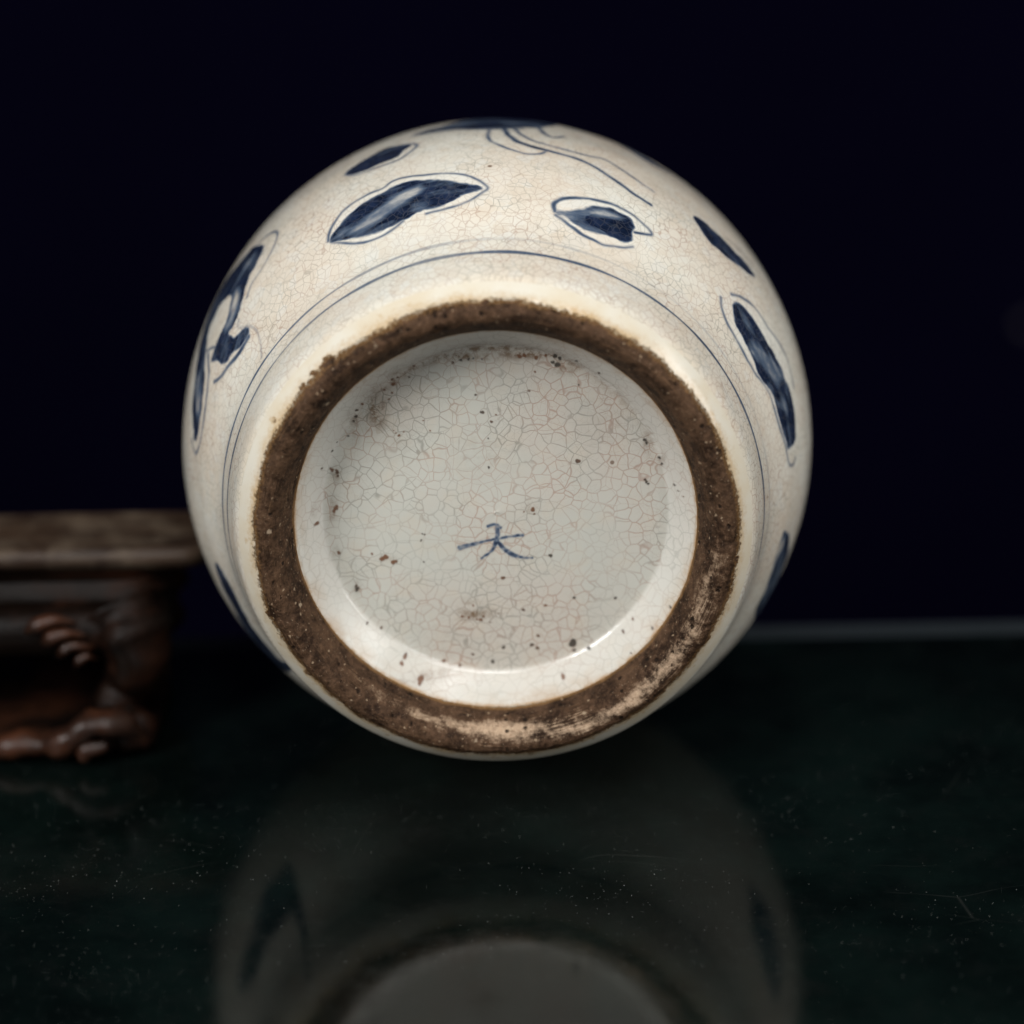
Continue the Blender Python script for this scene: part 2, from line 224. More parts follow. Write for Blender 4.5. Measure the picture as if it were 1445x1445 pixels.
def glaze(name, cream, pink, cell_a, cell_b, line_k, base=False):
    """Crackled glaze. Attributes: ink (cobalt), halo (clear glaze round the ink),
    speck / stain (dirt), across (distance from the crest of the foot, in profile units)."""
    g = NT(name)
    cloud = g.noise(28, 3)
    fine = g.noise(160, 3)
    col = g.mix(g.ramp(cloud, 0.38, 0.66), (*cream, 1), (*pink, 1))
    col = g.mix(g.math('MULTIPLY', g.ramp(fine, 0.45, 0.75), 0.22), col, (0.52, 0.43, 0.32, 1))
    if not base:
        mot = g.n('ShaderNodeTexVoronoi')
        mot.inputs['Scale'].default_value = 330
        g.l(g.warp(150, 0.0025), mot.inputs['Vector'])
        sp = g.n('ShaderNodeSeparateColor')
        g.l(mot.outputs['Color'], sp.inputs[0])
        col = g.mix(g.math('MULTIPLY', g.ramp(sp.outputs[0], 0.5, 1.0), 0.22), col, (0.50, 0.40, 0.30, 1))
        col = g.mix(g.math('MULTIPLY', g.ramp(sp.outputs[1], 0.6, 1.0), 0.25), col, (0.62, 0.64, 0.62, 1))
    vb = g.crack(cell_b, g.warp(150, 0.003), 0.07)
    va = g.crack(cell_a, g.warp(150, 0.0025), 0.035)
    vc = g.crack(cell_b * 0.36, g.warp(60, 0.007), 0.008)
    fade = g.ramp(g.noise(45, 3), 0.32, 0.62, 0.35, 1.0)
    cr = g.math('MULTIPLY', g.math('MAXIMUM', g.math('MULTIPLY', va, g.ramp(g.noise(40, 2), 0.42, 0.6, 0.0, 0.55)), vb), fade)
    cr = g.math('MAXIMUM', cr, g.math('MULTIPLY', vc, 0.8))
    cr = g.math('MULTIPLY', cr, g.math('SUBTRACT', 1.0, g.attr('wall')))
    col = g.mix(g.attr('wall'), col, (0.60, 0.585, 0.54, 1))
    tone = g.mix(g.ramp(g.noise(70, 2), 0.4, 0.6), (0.30, 0.18, 0.13, 1), (0.20, 0.20, 0.17, 1))
    col = g.mix(g.math('MULTIPLY', cr, line_k), col, tone)
    # firing stain: warmer and yellower next to the bare foot
    ac = g.attr('across')
    near = g.math('MULTIPLY', g.ramp(ac, 14.0, 62.0, 1.0, 0.0), g.ramp(ac, 0.5, 2.0))
    near = g.math('MULTIPLY', near, g.ramp(g.noise(70, 3), 0.25, 0.7, 0.1, 0.95))
    col = g.mix(near, col, (0.63, 0.54, 0.39, 1))
    # small iron pits in the glaze
    pit = g.n('ShaderNodeTexVoronoi')
    pit.inputs['Scale'].default_value = 95
    g.l(g.obj(), pit.inputs['Vector'])
    sep = g.n('ShaderNodeSeparateColor')
    g.l(pit.outputs['Color'], sep.inputs[0])
    dots = g.math('MULTIPLY', g.ramp(pit.outputs['Distance'], 0.04, 0.075, 1, 0), g.math('GREATER_THAN', sep.outputs[0], 0.955))
    col = g.mix(g.math('MULTIPLY', dots, 0.75), col, (0.10, 0.045, 0.02, 1))
    # clear glaze around painting, then the painting
    col = g.mix(g.math('MULTIPLY', g.attr('halo'), 0.22), col, (0.68, 0.70, 0.67, 1))
    ink = g.attr('ink')
    deep = g.mix(g.ramp(g.noise(300, 3), 0.3, 0.7), (0.004, 0.008, 0.021, 1), (0.012, 0.021, 0.050, 1))
    thin = (0.075, 0.105, 0.155, 1)
    blue = g.mix(g.ramp(ink, 0.45, 0.95), thin, deep)
    ik = g.ramp(g.math('ADD', ink, g.math('MULTIPLY', g.math('SUBTRACT', g.noise(420, 4), 0.5), g.math('MULTIPLY', ink, 0.5))), 0.0, 0.60)
    ik = g.math('MULTIPLY', ik, g.math('SUBTRACT', 1.0, g.math('MULTIPLY', cr, 0.07)))
    col = g.mix(ik, col, blue)
    # dirt
    st = g.attr('stain')
    stn = g.math('MULTIPLY', st, g.ramp(g.noise(420, 4, 0.7), 0.40, 0.62))
    stn = g.math('MINIMUM', g.math('ADD', stn, g.math('MULTIPLY', st, 0.25)), 1.0)
    am = g.attr('amber')
    am = g.math('MULTIPLY', am, g.ramp(g.noise(200, 4, 0.7), 0.35, 0.6, 0.3, 1.0))
    col = g.mix(am, col, (0.33, 0.19, 0.08, 1))
    col = g.mix(stn, col, (0.13, 0.075, 0.035, 1))
    sk = g.attr('speck')
    col = g.mix(sk, col, g.mix(g.ramp(g.noise(60), 0.45, 0.6), (0.025, 0.018, 0.012, 1), (0.12, 0.045, 0.015, 1)))
    h = g.math('ADD', g.noise(55, 2), g.math('MULTIPLY', g.noise(500, 2), 0.05))
    nrm = g.bump(h, 0.35, 0.0006)
    nrm = g.bump(g.math('SUBTRACT', g.math('MULTIPLY', cr, -1.0), g.math('MULTIPLY', sk, 2.0)), 0.25, 0.0001, nrm)
    rough = g.math('ADD', g.ramp(g.noise(120, 3), 0.3, 0.8, 0.12, 0.24), g.math('MULTIPLY', g.math('MAXIMUM', stn, sk), 0.4))
    return g.out(col, rough, nrm, IOR=1.48)


def bare_foot():
    """Unglazed foot ring: brown burnt clay, paler in arcs, glaze lapping over both edges."""
    g = NT('burnt_clay')
    ac, an, pale_arcs = g.attr('across'), g.attr('side'), g.attr('pale_arcs')
    wob = g.math('MULTIPLY', g.math('SUBTRACT', g.noise(38, 2), 0.5), 24.0)
    jag = g.math('MULTIPLY', g.math('SUBTRACT', g.noise(300, 5, 0.7), 0.5), 15.0)
    jag2 = g.math('MULTIPLY', g.math('SUBTRACT', g.noise(1100, 4, 0.75), 0.5), 24.0)
    chip = g.ramp(g.noise(170, 2), 0.60, 0.70, 0.0, -9.0)
    a = g.math('ADD', g.math('ADD', g.math('ADD', ac, wob), chip), g.math('ADD', jag, jag2))
    ai = g.math('ADD', ac, g.math('MULTIPLY', g.math('ADD', jag, wob), 0.45))
    outer = g.ramp(a, 17.0, 22.0, 1.0, 0.0)
    inner = g.ramp(ai, -68.0, -63.5)
    bare = g.math('MULTIPLY', outer, inner)
    cx = g.n('ShaderNodeCombineXYZ')
    g.l(g.math('MULTIPLY', g.math('COSINE', an), 3.0), cx.inputs[0])
    g.l(g.math('MULTIPLY', g.math('SINE', an), 3.0), cx.inputs[1])
    g.l(g.math('MULTIPLY', ac, 0.30), cx.inputs[2])
    turn0 = g.noise(1.6, 4, 0.65, cx.outputs[0])
    patch = g.ramp(g.noise(75, 3), 0.45, 0.62)
    turn = g.math('ADD', 0.5, g.math('MULTIPLY', g.math('SUBTRACT', turn0, 0.5), g.math('ADD', 0.18, g.math('MULTIPLY', patch, 0.75))))
    n1, n2, n3 = g.noise(110, 5, 0.7), g.noise(520, 5, 0.75), g.noise(1500, 3, 0.7)
    brown = g.mix(g.ramp(n1, 0.38, 0.62), (0.018, 0.0095, 0.0055, 1), (0.070, 0.039, 0.022, 1))
    brown = g.mix(g.ramp(n2, 0.42, 0.72, 0.0, 0.55), brown, (0.13, 0.073, 0.042, 1))
    w = g.math('ADD', pale_arcs, g.math('MULTIPLY', g.math('SUBTRACT', n1, 0.5), 1.6))
    w = g.math('ADD', w, g.math('MULTIPLY', g.math('SUBTRACT', n2, 0.5), 1.3))
    w = g.math('ADD', w, g.math('MULTIPLY', g.math('SUBTRACT', turn, 0.5), 1.8))
    pale = g.ramp(w, 0.50, 1.25)
    brown = g.mix(g.ramp(turn, 0.50, 0.68, 0.0, 0.6), brown, (0.15, 0.085, 0.045, 1))
    brown = g.mix(g.ramp(turn, 0.46, 0.34, 0.0, 0.7), brown, (0.022, 0.012, 0.007, 1))
    brown = g.mix(pale, brown, g.mix(n3, (0.30, 0.19, 0.12, 1), (0.52, 0.40, 0.28, 1)))
    brown = g.mix(g.ramp(n3, 0.62, 0.72, 0.0, 0.5), brown, (0.42, 0.31, 0.21, 1))
    brown = g.mix(g.ramp(n2, 0.28, 0.42, 0.9, 0.0), brown, (0.020, 0.011, 0.007, 1))
    # grit: pale quartz grains and dark pits
    gw = g.warp(900, 0.0012)

    def grit(scale, keep, size, colr, amount, src):
        v = g.n('ShaderNodeTexVoronoi')
        v.inputs['Scale'].default_value = scale
        g.l(gw, v.inputs['Vector'])
        sp = g.n('ShaderNodeSeparateColor')
        g.l(v.outputs['Color'], sp.inputs[0])
        mk = g.math('MULTIPLY', g.ramp(v.outputs['Distance'], size * 0.5, size, amount, 0.0), g.math('GREATER_THAN', sp.outputs[0], keep))
        return g.mix(mk, src, colr), mk
    brown, pits = grit(420, 0.80, 0.32, (0.010, 0.006, 0.004, 1), 0.9, brown)
    brown, _ = grit(700, 0.86, 0.30, (0.36, 0.26, 0.17, 1), 0.6, brown)
    brown, _ = grit(300, 0.95, 0.28, (0.42, 0.32, 0.22, 1), 0.6, brown)
    # amber edge where the glaze thins over the clay
    edge_o = g.ramp(g.math('ABSOLUTE', g.math('SUBTRACT', a, 19.0)), 0.0, 9.0, 1.0, 0.0)
    edge_i = g.ramp(g.math('ABSOLUTE', g.math('ADD', ai, 64.0)), 0.0, 7.0, 1.0, 0.0)
    edge = g.math('MAXIMUM', edge_o, edge_i)
    brown = g.mix(g.math('MULTIPLY', edge, 0.55), brown, (0.25, 0.135, 0.05, 1))
    glz = g.mix(g.ramp(g.noise(60, 3), 0.35, 0.65), (0.58, 0.51, 0.39, 1), (0.61, 0.575, 0.49, 1))
    spill = g.ramp(g.math('ADD', a, g.math('MULTIPLY', g.math('SUBTRACT', n2, 0.5), 14.0)), 19.0, 37.0, 0.95, 0.0)
    spill = g.math('MULTIPLY', spill, g.ramp(g.noise(90, 4), 0.3, 0.7, 0.3, 1.0))
    glz = g.mix(g.math('MULTIPLY', spill, g.math('GREATER_THAN', ac, 0.0)), glz, (0.42, 0.27, 0.12, 1))
    col = g.mix(bare, glz, brown)
    hgt = g.math('ADD', g.math('MULTIPLY', n1, 1.0), g.math('ADD', g.math('MULTIPLY', n2, 0.6), g.math('MULTIPLY', n3, 0.25)))
    hgt = g.math('ADD', hgt, g.math('SUBTRACT', g.math('MULTIPLY', turn, 1.2), g.math('MULTIPLY', pits, 0.8)))
    hgt = g.math('MULTIPLY', hgt, bare)
    hgt = g.math('ADD', hgt, g.math('MULTIPLY', bare, -0.35))
    nrm = g.bump(hgt, 0.75, 0.0009)
    rough = g.mix(bare, (0.16, 0.16, 0.16, 1), (0.62, 0.62, 0.62, 1))
    return g.out(col, rough, nrm, IOR=1.47, Specular_IOR_Level=g.math('SUBTRACT', 0.5, g.math('MULTIPLY', bare, 0.42)))


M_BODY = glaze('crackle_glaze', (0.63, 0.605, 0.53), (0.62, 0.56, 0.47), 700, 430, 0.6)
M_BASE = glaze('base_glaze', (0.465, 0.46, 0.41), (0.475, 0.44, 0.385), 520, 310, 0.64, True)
M_FOOT = bare_foot()


# ---------------------------------------------------------------- jar surface
def pchip(x, y, q):
    x, y, q = (np.asarray(v, float) for v in (x, y, q))
    h = np.diff(x)
    d = np.diff(y) / h
    m = np.zeros_like(y)
    m[0], m[-1] = d[0], d[-1]
    for i in range(1, len(y) - 1):
        if d[i - 1] * d[i] > 0:
            w1, w2 = 2 * h[i] + h[i - 1], h[i] + 2 * h[i - 1]
            m[i] = (w1 + w2) / (w1 / d[i - 1] + w2 / d[i])
    i = np.clip(np.searchsorted(x, q) - 1, 0, len(h) - 1)
    s = (q - x[i]) / h[i]
    return ((2 * s**3 - 3 * s**2 + 1) * y[i] + (s**3 - 2 * s**2 + s) * h[i] * m[i]
            + (-2 * s**3 + 3 * s**2) * y[i + 1] + (s**3 - s**2) * h[i] * m[i + 1])


def spline(pts, n=8, closed=False):
    """Catmull-Rom through pts."""
    p = np.array(pts, float)
    N = len(p)
    out = []
    for i in range(N if closed else N - 1):
        a, b, c, d = (p[(i + k) % N] if closed else p[min(max(i + k, 0), N - 1)] for k in (-1, 0, 1, 2))
        for s in np.arange(n) / n:
            out.append(0.5 * (2 * b + (c - a) * s + (2 * a - 5 * b + 4 * c - d) * s * s + (3 * b - a - 3 * c + d) * s**3))
    if not closed:
        out.append(p[-1])
    return np.array(out)


OUTER = [(300, 0), (308, 1), (314, 7), (328, 22), (341, 40), (350, 68), (358, 100), (370, 133), (402, 195), (427, 260),
         (438, 320), (441, 370), (436, 450), (415, 550), (370, 640), (300, 710), (240, 750)]
OT = [a[1] for a in OUTER]
ORr = [a[0] for a in OUTER]


def wob(th, t):
    """the potter's hand: a little out of round"""
    k = 1 + 0.0022 * np.sin(2 * th + 0.7) + 0.0016 * np.sin(3 * th + t * 0.006) + 0.0008 * np.sin(7 * th + 2)
    return k, 1.2 * np.sin(2 * th + 2.1) * np.exp(-t / 90.0)


def jar_point(r, t, th):
    k, dz = wob(th, t)
    r = r * k * U
    return np.stack([r * np.sin(th), -r * np.cos(th), (t + dz) * U], -1)


def outer_r(t):
    return pchip(OT, ORr, t)


def outer_normal(t):
    dr = (outer_r(t + 0.5) - outer_r(t - 0.5))
    n = np.sqrt(1 + dr * dr)
    return 1 / n, -dr / n       # radial, axial


def grid_mesh(name, P, closed, mat, parent, attrs=None, keep=None, flip=False):
    """P: (rows, cols, 3)."""
    nr, nc = P.shape[:2]
    idx = np.arange(nr * nc).reshape(nr, nc)
    if closed:
        j2 = np.roll(idx, -1, 1)
        a, b, c, d = idx[:-1], j2[:-1], j2[1:], idx[1:]
    else:
        a, b, c, d = idx[:-1, :-1], idx[:-1, 1:], idx[1:, 1:], idx[1:, :-1]
    F = np.stack([a, b, c, d] if not flip else [a, d, c, b], -1).reshape(-1, 4)
    V = P.reshape(-1, 3)
    A = {k: np.asarray(v, float).reshape(-1) for k, v in (attrs or {}).items()}
    if keep is not None:
        kf = keep.reshape(-1)[F].any(1)
        F = F[kf]
        used = np.unique(F)
        remap = -np.ones(len(V), int)
        remap[used] = np.arange(len(used))
        F, V = remap[F], V[used]
        A = {k: v[used] for k, v in A.items()}
    me = bpy.data.meshes.new(name)
    me.vertices.add(len(V))
    me.vertices.foreach_set('co', V.astype(np.float32).ravel())
    me.loops.add(F.size)
    me.loops.foreach_set('vertex_index', F.astype(np.int32).ravel())
    me.polygons.add(len(F))
    me.polygons.foreach_set('loop_start', (np.arange(len(F)) * 4).astype(np.int32))
    me.polygons.foreach_set('use_smooth', np.ones(len(F), bool))
    for k, v in A.items():
        at = me.attributes.new(k, 'FLOAT', 'POINT')
        at.data.foreach_set('value', v.astype(np.float32))
    me.update(calc_edges=True)
    me.materials.append(mat)
    o = link(bpy.data.objects.new(name, me))
    o.parent = parent
    return o


def vnoise(X, Y, sc, seed):
    tab = np.random.default_rng(seed).random((256, 256))
    x, y = X * sc + 1000, Y * sc + 1000
    xi, yi = np.floor(x).astype(int), np.floor(y).astype(int)
    fx, fy = x - xi, y - yi
    fx, fy = fx * fx * (3 - 2 * fx), fy * fy * (3 - 2 * fy)
    q = lambda a, b: tab[(xi + a) % 256, (yi + b) % 256]
    return (q(0, 0) * (1 - fx) + q(1, 0) * fx) * (1 - fy) + (q(0, 1) * (1 - fx) + q(1, 1) * fx) * fy - 0.5


def poly_mask(X, Y, poly, soft):
    """soft-edged inside test, 1 inside; X, Y flat arrays"""
    inside = np.zeros(X.shape, bool)
    d2 = np.full(X.shape, 1e9)
    q = np.roll(poly, -1, 0)
    for (x0, y0), (x1, y1) in zip(poly, q):
        dx, dy = x1 - x0, y1 - y0
        L2 = dx * dx + dy * dy + 1e-9
        s = np.clip(((X - x0) * dx + (Y - y0) * dy) / L2, 0, 1)
        d2 = np.minimum(d2, (X - x0 - s * dx) ** 2 + (Y - y0 - s * dy) ** 2)
        if dy != 0:
            c = ((y0 > Y) != (y1 > Y)) & (X < dx * (Y - y0) / dy + x0)
            inside ^= c
    sd = np.where(inside, 1, -1) * np.sqrt(d2)
    return np.clip(sd / soft + 0.5, 0, 1)


def line_mask(X, Y, pts, w0, w1, soft):
    best = np.zeros(X.shape)
    n = len(pts) - 1
    for i in range(n):
        (x0, y0), (x1, y1) = pts[i], pts[i + 1]
        dx, dy = x1 - x0, y1 - y0
        L2 = dx * dx + dy * dy + 1e-9
        s = np.clip(((X - x0) * dx + (Y - y0) * dy) / L2, 0, 1)
        d = np.sqrt((X - x0 - s * dx) ** 2 + (Y - y0 - s * dy) ** 2)
        w = 0.5 * (w0 + (w1 - w0) * (i + s) / n)
        best = np.maximum(best, np.clip((w - d) / soft + 0.5, 0, 1))
    return best


jar = link(bpy.data.objects.new('porcelain_jar', None))
JY = math.radians(0.6)          # the foot is turned a little to the left
axis = Vector((math.sin(JY) * math.cos(JP), math.cos(JY) * math.cos(JP), -math.sin(JP)))
jar.location = JC - axis * LEN
jar.rotation_euler = (-(math.pi / 2 + JP), 0, -JY)
jar['label'] = 'cream crackled porcelain jar with blue leaves, lying on its side, brown foot ring in front'
jar['category'] = 'jar'

# body: outer wall, shoulder, neck, lip and the hollow inside
NTH = 960
th = np.linspace(0, 2 * math.pi, NTH, endpoint=False)
t_out = np.concatenate([np.linspace(32, 150, 60), np.linspace(153, 750, 150)])
prof = [(float(outer_r(t)), float(t)) for t in t_out]
neck = spline([(240, 750), (205, 768), (190, 790), (190, 815), (200, 838), (206, 850), (200, 858), (190, 855), (180, 838), (176, 800),
               (200, 772), (285, 705), (352, 640), (400, 550), (420, 450), (424, 360), (405, 240), (345, 140), (262, 118), (120, 106), (2, 104)], 5)[1:]
prof += [tuple(x) for x in neck]
pr = np.array(prof)
P = jar_point(pr[:, 0][:, None], pr[:, 1][:, None], th[None, :])
s_cum = 14 + np.concatenate([[0], np.cumsum(np.hypot(np.diff(pr[:, 0]), np.diff(pr[:, 1])))]) + 28
across = np.repeat(np.minimum(s_cum, 200)[:, None], NTH, 1)
grid_mesh('body', P, True, M_BODY, jar, {'across': across})

# foot ring: glazed margin - bare crest - inner slope
NR = 2000
thr = np.linspace(0, 2 * math.pi, NR, endpoint=False)
ring = spline([(264.5, 49.5), (266, 47), (269.5, 38), (276, 23), (284.5, 10), (292, 3), (300, 0), (308, 1.2), (314, 6.5)], 7)
ring = np.concatenate([ring[:-1], [(float(outer_r(t)), t) for t in np.linspace(6.5, 32, 22)]])
ds = np.concatenate([[0], np.cumsum(np.hypot(np.diff(ring[:, 0]), np.diff(ring[:, 1])))])
crest = ds[np.argmin(ring[:, 1])]
ac = ds - crest
INNER_A = ac[0]
from mathutils import noise as mn
P = jar_point(ring[:, 0][:, None], ring[:, 1][:, None], thr[None, :])
# chips and lumps in the clay, by real displacement
tang = np.gradient(ring, axis=0)
tang /= np.linalg.norm(tang, axis=1)[:, None]
nr_, nz_ = tang[:, 1], -tang[:, 0]
sgn = np.sign((nz_ * -1)[np.argmin(ring[:, 1])]) or 1
wgt = np.clip((ac - INNER_A) / 8, 0, 1) * np.clip((24 - ac) / 8, 0, 1)
disp = np.zeros(P.shape[:2])
for i in range(P.shape[0]):
    if wgt[i] <= 0:
        continue
    row = P[i]
    disp[i] = [mn.fractal(Vector(v) * 260, 0.9, 2.1, 4) for v in row]
    disp[i] *= wgt[i]
disp *= 0.00028
P[..., 0] += disp * nr_[:, None] * sgn * np.sin(thr)
P[..., 1] -= disp * nr_[:, None] * sgn * np.cos(thr)
P[..., 2] += disp * nz_[:, None] * sgn
# wear: clay tinted paler, most at the bottom and lower right of the ring
A_, T_ = np.meshgrid(ac, thr, indexing='ij')


def arc(c, w):
    d = np.abs((T_ - math.radians(c) + math.pi) % (2 * math.pi) - math.pi)
    return np.exp(-(d / math.radians(w)) ** 2)


pale_arcs = 0.95 * arc(176, 20) * np.exp(-((A_ + 24) / 18) ** 2) + 0.75 * arc(150, 24) * np.exp(-((A_ + 6) / 12) ** 2)
pale_arcs += 0.62 * arc(104, 22) * np.exp(-((A_ + 16) / 34) ** 2) + 0.5 * arc(208, 22) * np.exp(-((A_ + 30) / 14) ** 2)
pale_arcs += 0.55 * arc(130, 14) * np.exp(-((A_ + 18) / 26) ** 2) + 0.35 * arc(20, 60) * np.exp(-((A_ + 20) / 9) ** 2)
pale_arcs += 0.35 * arc(295, 50) * np.exp(-((A_ + 46) / 9) ** 2) + 0.2 * arc(240, 40) * np.exp(-((A_ + 8) / 9) ** 2)
grid_mesh('foot_ring', P, True, M_FOOT, jar, {'across': A_, 'side': T_, 'pale_arcs': pale_arcs})

# recessed base: inner wall, soft corner, slightly domed floor
NB = 1100
thb = np.linspace(0, 2 * math.pi, NB, endpoint=False)
wall = spline([(264.5, 49.5), (261.0, 54), (249, 68.5), (236.5, 83), (232.5, 87.6), (227.5, 90.6), (218, 91.4)], 8)
fl = [(r, 91.4 - 3.0 * (1 - (r / 218) ** 2)) for r in np.linspace(217, 0.6, 250)]
bp = np.concatenate([wall, fl])
P = jar_point(bp[:, 0][:, None], bp[:, 1][:, None], thb[None, :])
X = (bp[:, 0][:, None] * np.sin(thb)).ravel()
Y = (bp[:, 0][:, None] * np.cos(thb)).ravel()
speck = np.zeros(X.shape)
for x, y, r in SPECKS:
    m = np.abs(X - x) + np.abs(Y - y) < 4 * r + 4
    d = np.hypot(X[m] - x, Y[m] - y)
    a = np.arctan2(Y[m] - y, X[m] - x)
    rr_ = r * (0.95 + 0.13 * np.sin(2 * a + x) + 0.08 * np.sin(3 * a + y))
    speck[m] = np.maximum(speck[m], np.clip((rr_ * 1.3 - d) / 1.3 + 0.5, 0, 1) * 0.92)
Rf = np.hypot(X, Y)
wallm = np.clip((Rf - 227) / 4, 0, 1) * 0.5
# amber grime where the glaze of the inner wall meets the clay, and in the corner at the top
stain = np.zeros(X.shape)
Tf = np.arctan2(X, Y)
smear = np.clip(0.5 + 0.6 * np.sin(2.3 * Tf + 1) * np.sin(5.1 * Tf) + 1.3 * vnoise(Tf * 60, Rf * 0.6, 0.25, 11), 0, 1)
amber = np.maximum(np.clip((Rf - 260.0) / 4.5, 0, 1) ** 1.3, np.clip((Rf - 247.0) / 18, 0, 1) * smear * 0.55)
stain = np.maximum(stain, np.exp(-((Rf - 228) / 7) ** 2) * np.clip((Y - 90) / 160, 0, 1) * 0.8)
for x, y, rx, ry, d in STAINS:
    stain = np.maximum(stain, d * np.exp(-(((X - x) / rx) ** 2 + ((Y - y) / ry) ** 2) * 1.2))
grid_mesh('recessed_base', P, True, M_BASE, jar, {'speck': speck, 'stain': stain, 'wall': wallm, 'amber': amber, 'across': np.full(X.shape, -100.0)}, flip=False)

# the mark on the base
xs, ys = np.arange(-75, 75, 0.7), np.arange(-75, 75, 0.7)
allp = np.array([p for l in SEAL['line'] for p in l[2]])
xs = np.arange(allp[:, 0].min() - 6, allp[:, 0].max() + 6, 0.6)
ys = np.arange(allp[:, 1].min() - 6, allp[:, 1].max() + 6, 0.6)
GX, GY = np.meshgrid(xs, ys)
gx, gy = GX.ravel(), GY.ravel()
ink = np.zeros(gx.shape)
for w0, w1, pts in SEAL['line']:
    ink = np.maximum(ink, line_mask(gx, gy, spline(pts, 6), w0 * 1.5, w1 * 1.5, 3.2) * (0.60 + 0.5 * vnoise(gx, gy, 0.25, 5)))
rr_ = np.hypot(gx, gy)
thg = np.arctan2(gx, gy)
tz = 91.4 - 3.0 * (1 - (rr_ / 218) ** 2) - 0.18
Pk = jar_point(rr_, tz, thg).reshape(*GX.shape, 3)
grid_mesh('painted_mark', Pk, False, M_BASE, jar, {'ink': ink, 'across': np.full(gx.shape, -100.0)}, keep=ink.reshape(GX.shape) > 0.001)
bpy.data.objects['painted_mark']['label'] = 'small blue brushed character in the middle of the base'

# painted leaves and brush strokes on the wall
S_T = np.linspace(0, 750, 3001)
S_S = np.concatenate([[0], np.cumsum(np.hypot(np.diff(S_T), np.diff(outer_r(S_T))))])


def to_s(t):
    return np.interp(t, S_T, S_S)


def painted(name, label, fill, light, line, halo, lift):
    pts = [p for _, q in fill for p in q] + [p for l in line for p in l[2]] + (list(halo) if halo else [])
    pts = np.array(pts)
    tc = float(pts[:, 1].mean())
    rc = float(outer_r(tc))
    M2 = lambda q: np.stack([np.array(q)[:, 0] * rc, to_s(np.array(q)[:, 1])], -1)
    lo = M2(pts).min(0) - 7
    hi = M2(pts).max(0) + 7
    xs, ys = np.arange(lo[0], hi[0], 0.9), np.arange(lo[1], hi[1], 0.9)
    GX, GY = np.meshgrid(xs, ys)
    X, Y = GX.ravel(), GY.ravel()
    # brush wobble so that no edge is a clean spline
    sd = sum(map(ord, label))
    wx = 5.0 * vnoise(X, Y, 0.07, sd) + 1.3 * vnoise(X, Y, 0.22, sd + 1)
    wy = 5.0 * vnoise(X, Y, 0.07, sd + 2) + 1.3 * vnoise(X, Y, 0.22, sd + 3)
    Xw, Yw = X + wx, Y + wy
    ink = np.zeros(X.shape)
    for dens, q in fill:
        m = poly_mask(Xw, Yw, spline(M2(q), 4, True), 5.0)
        ink = np.maximum(ink, m * dens)
    for dens, q in light:
        m = poly_mask(X, Y, spline(M2(q), 4, True), 12.0)
        ink = ink * (1 - m) + np.minimum(ink, dens) * m
    f0 = M2(np.array(fill[0][1]))
    f0 = f0 - f0.mean(0)
    dvec = np.linalg.svd(f0, full_matrices=False)[2][0]       # along the leaf
    al, cr_ = X * dvec[0] + Y * dvec[1], -X * dvec[1] + Y * dvec[0]
    streak = 0.55 * vnoise(al * 0.2, cr_, 0.16, sd + 5) + 0.45 * vnoise(al, cr_, 0.035, sd + 6) + 0.16 * vnoise(al * 0.3, cr_, 0.5, sd + 7)
    ink = np.where(ink > 0.3, ink * (0.98 + streak), ink)
    for w, dens, q in line:
        m = line_mask(X + 0.4 * wx, Y + 0.4 * wy, spline(M2(q), 5), w * 2.7, w * 2.1, 5.0)
        dn = dens * 0.95 * (1.0 + 0.6 * vnoise(X, Y, 0.05, sd + 9))
        ink = np.maximum(ink, m * dn)
    hl = poly_mask(X, Y, spline(M2(halo), 4, True), 8.0) if halo else np.zeros(X.shape)
    hl = hl * 0.9
    tg = np.interp(Y, S_S, S_T)
    thg = X / rc
    nr, nz = outer_normal(tg)
    Pp = jar_point(outer_r(tg) + nr * lift, tg + nz * lift, thg).reshape(*GX.shape, 3)
    o = grid_mesh(name, Pp, False, M_BODY, jar, {'ink': ink, 'halo': hl, 'across': np.minimum(Y + 6, 200)},
                  keep=(np.maximum(ink, hl) > 0.001).reshape(GX.shape), flip=True)
    o['label'] = label


for key, m in MOTIFS.items():
    painted('painted_scroll' if key == 'I' else 'painted_leaf', m['label'], m['fill'], m['light'], m['line'], m['halo'], 0.22)


def painted_ring(label, t0, width, dens):
    n = 1800
    tg = np.linspace(t0 - 5, t0 + 5, 15)
    a = np.linspace(0, 2 * math.pi, n, endpoint=False)
    wv = 0.9 * np.sin(3 * a + 1) + 0.7 * np.sin(5 * a + t0) + 0.3 * np.sin(17 * a)
    T, Aa = np.meshgrid(tg, a, indexing='ij')
    d = np.abs(T - t0)
    nr, nz = outer_normal(T)
    wl = width * (1 + 0.22 * np.sin(4 * a + 2) + 0.15 * np.sin(23 * a))
    ink = np.clip((0.5 * wl[None, :] - d) / 2.2 + 0.5, 0, 1) * dens(a)[None, :]
    Pp = jar_point(outer_r(T + wv) + nr * 0.18, T + wv + nz * 0.18, Aa)
    o = grid_mesh('painted_line', Pp, True, M_BODY, jar, {'ink': ink, 'across': np.full(ink.shape, 120.0)})
    o['label'] = label


painted_ring('darker thin blue line circling just above the foot', 93, 6.4, lambda a: 0.52 + 0.10 * np.sin(2 * a) + 0.06 * np.sin(9 * a))
painted_ring('fainter thin blue line circling outside the darker one', 120, 5.2, lambda a: 0.15 + 0.36 * np.exp(-((a - 5.15) / 0.75) ** 2) + 0.06 * np.sin(5 * a) ** 2)


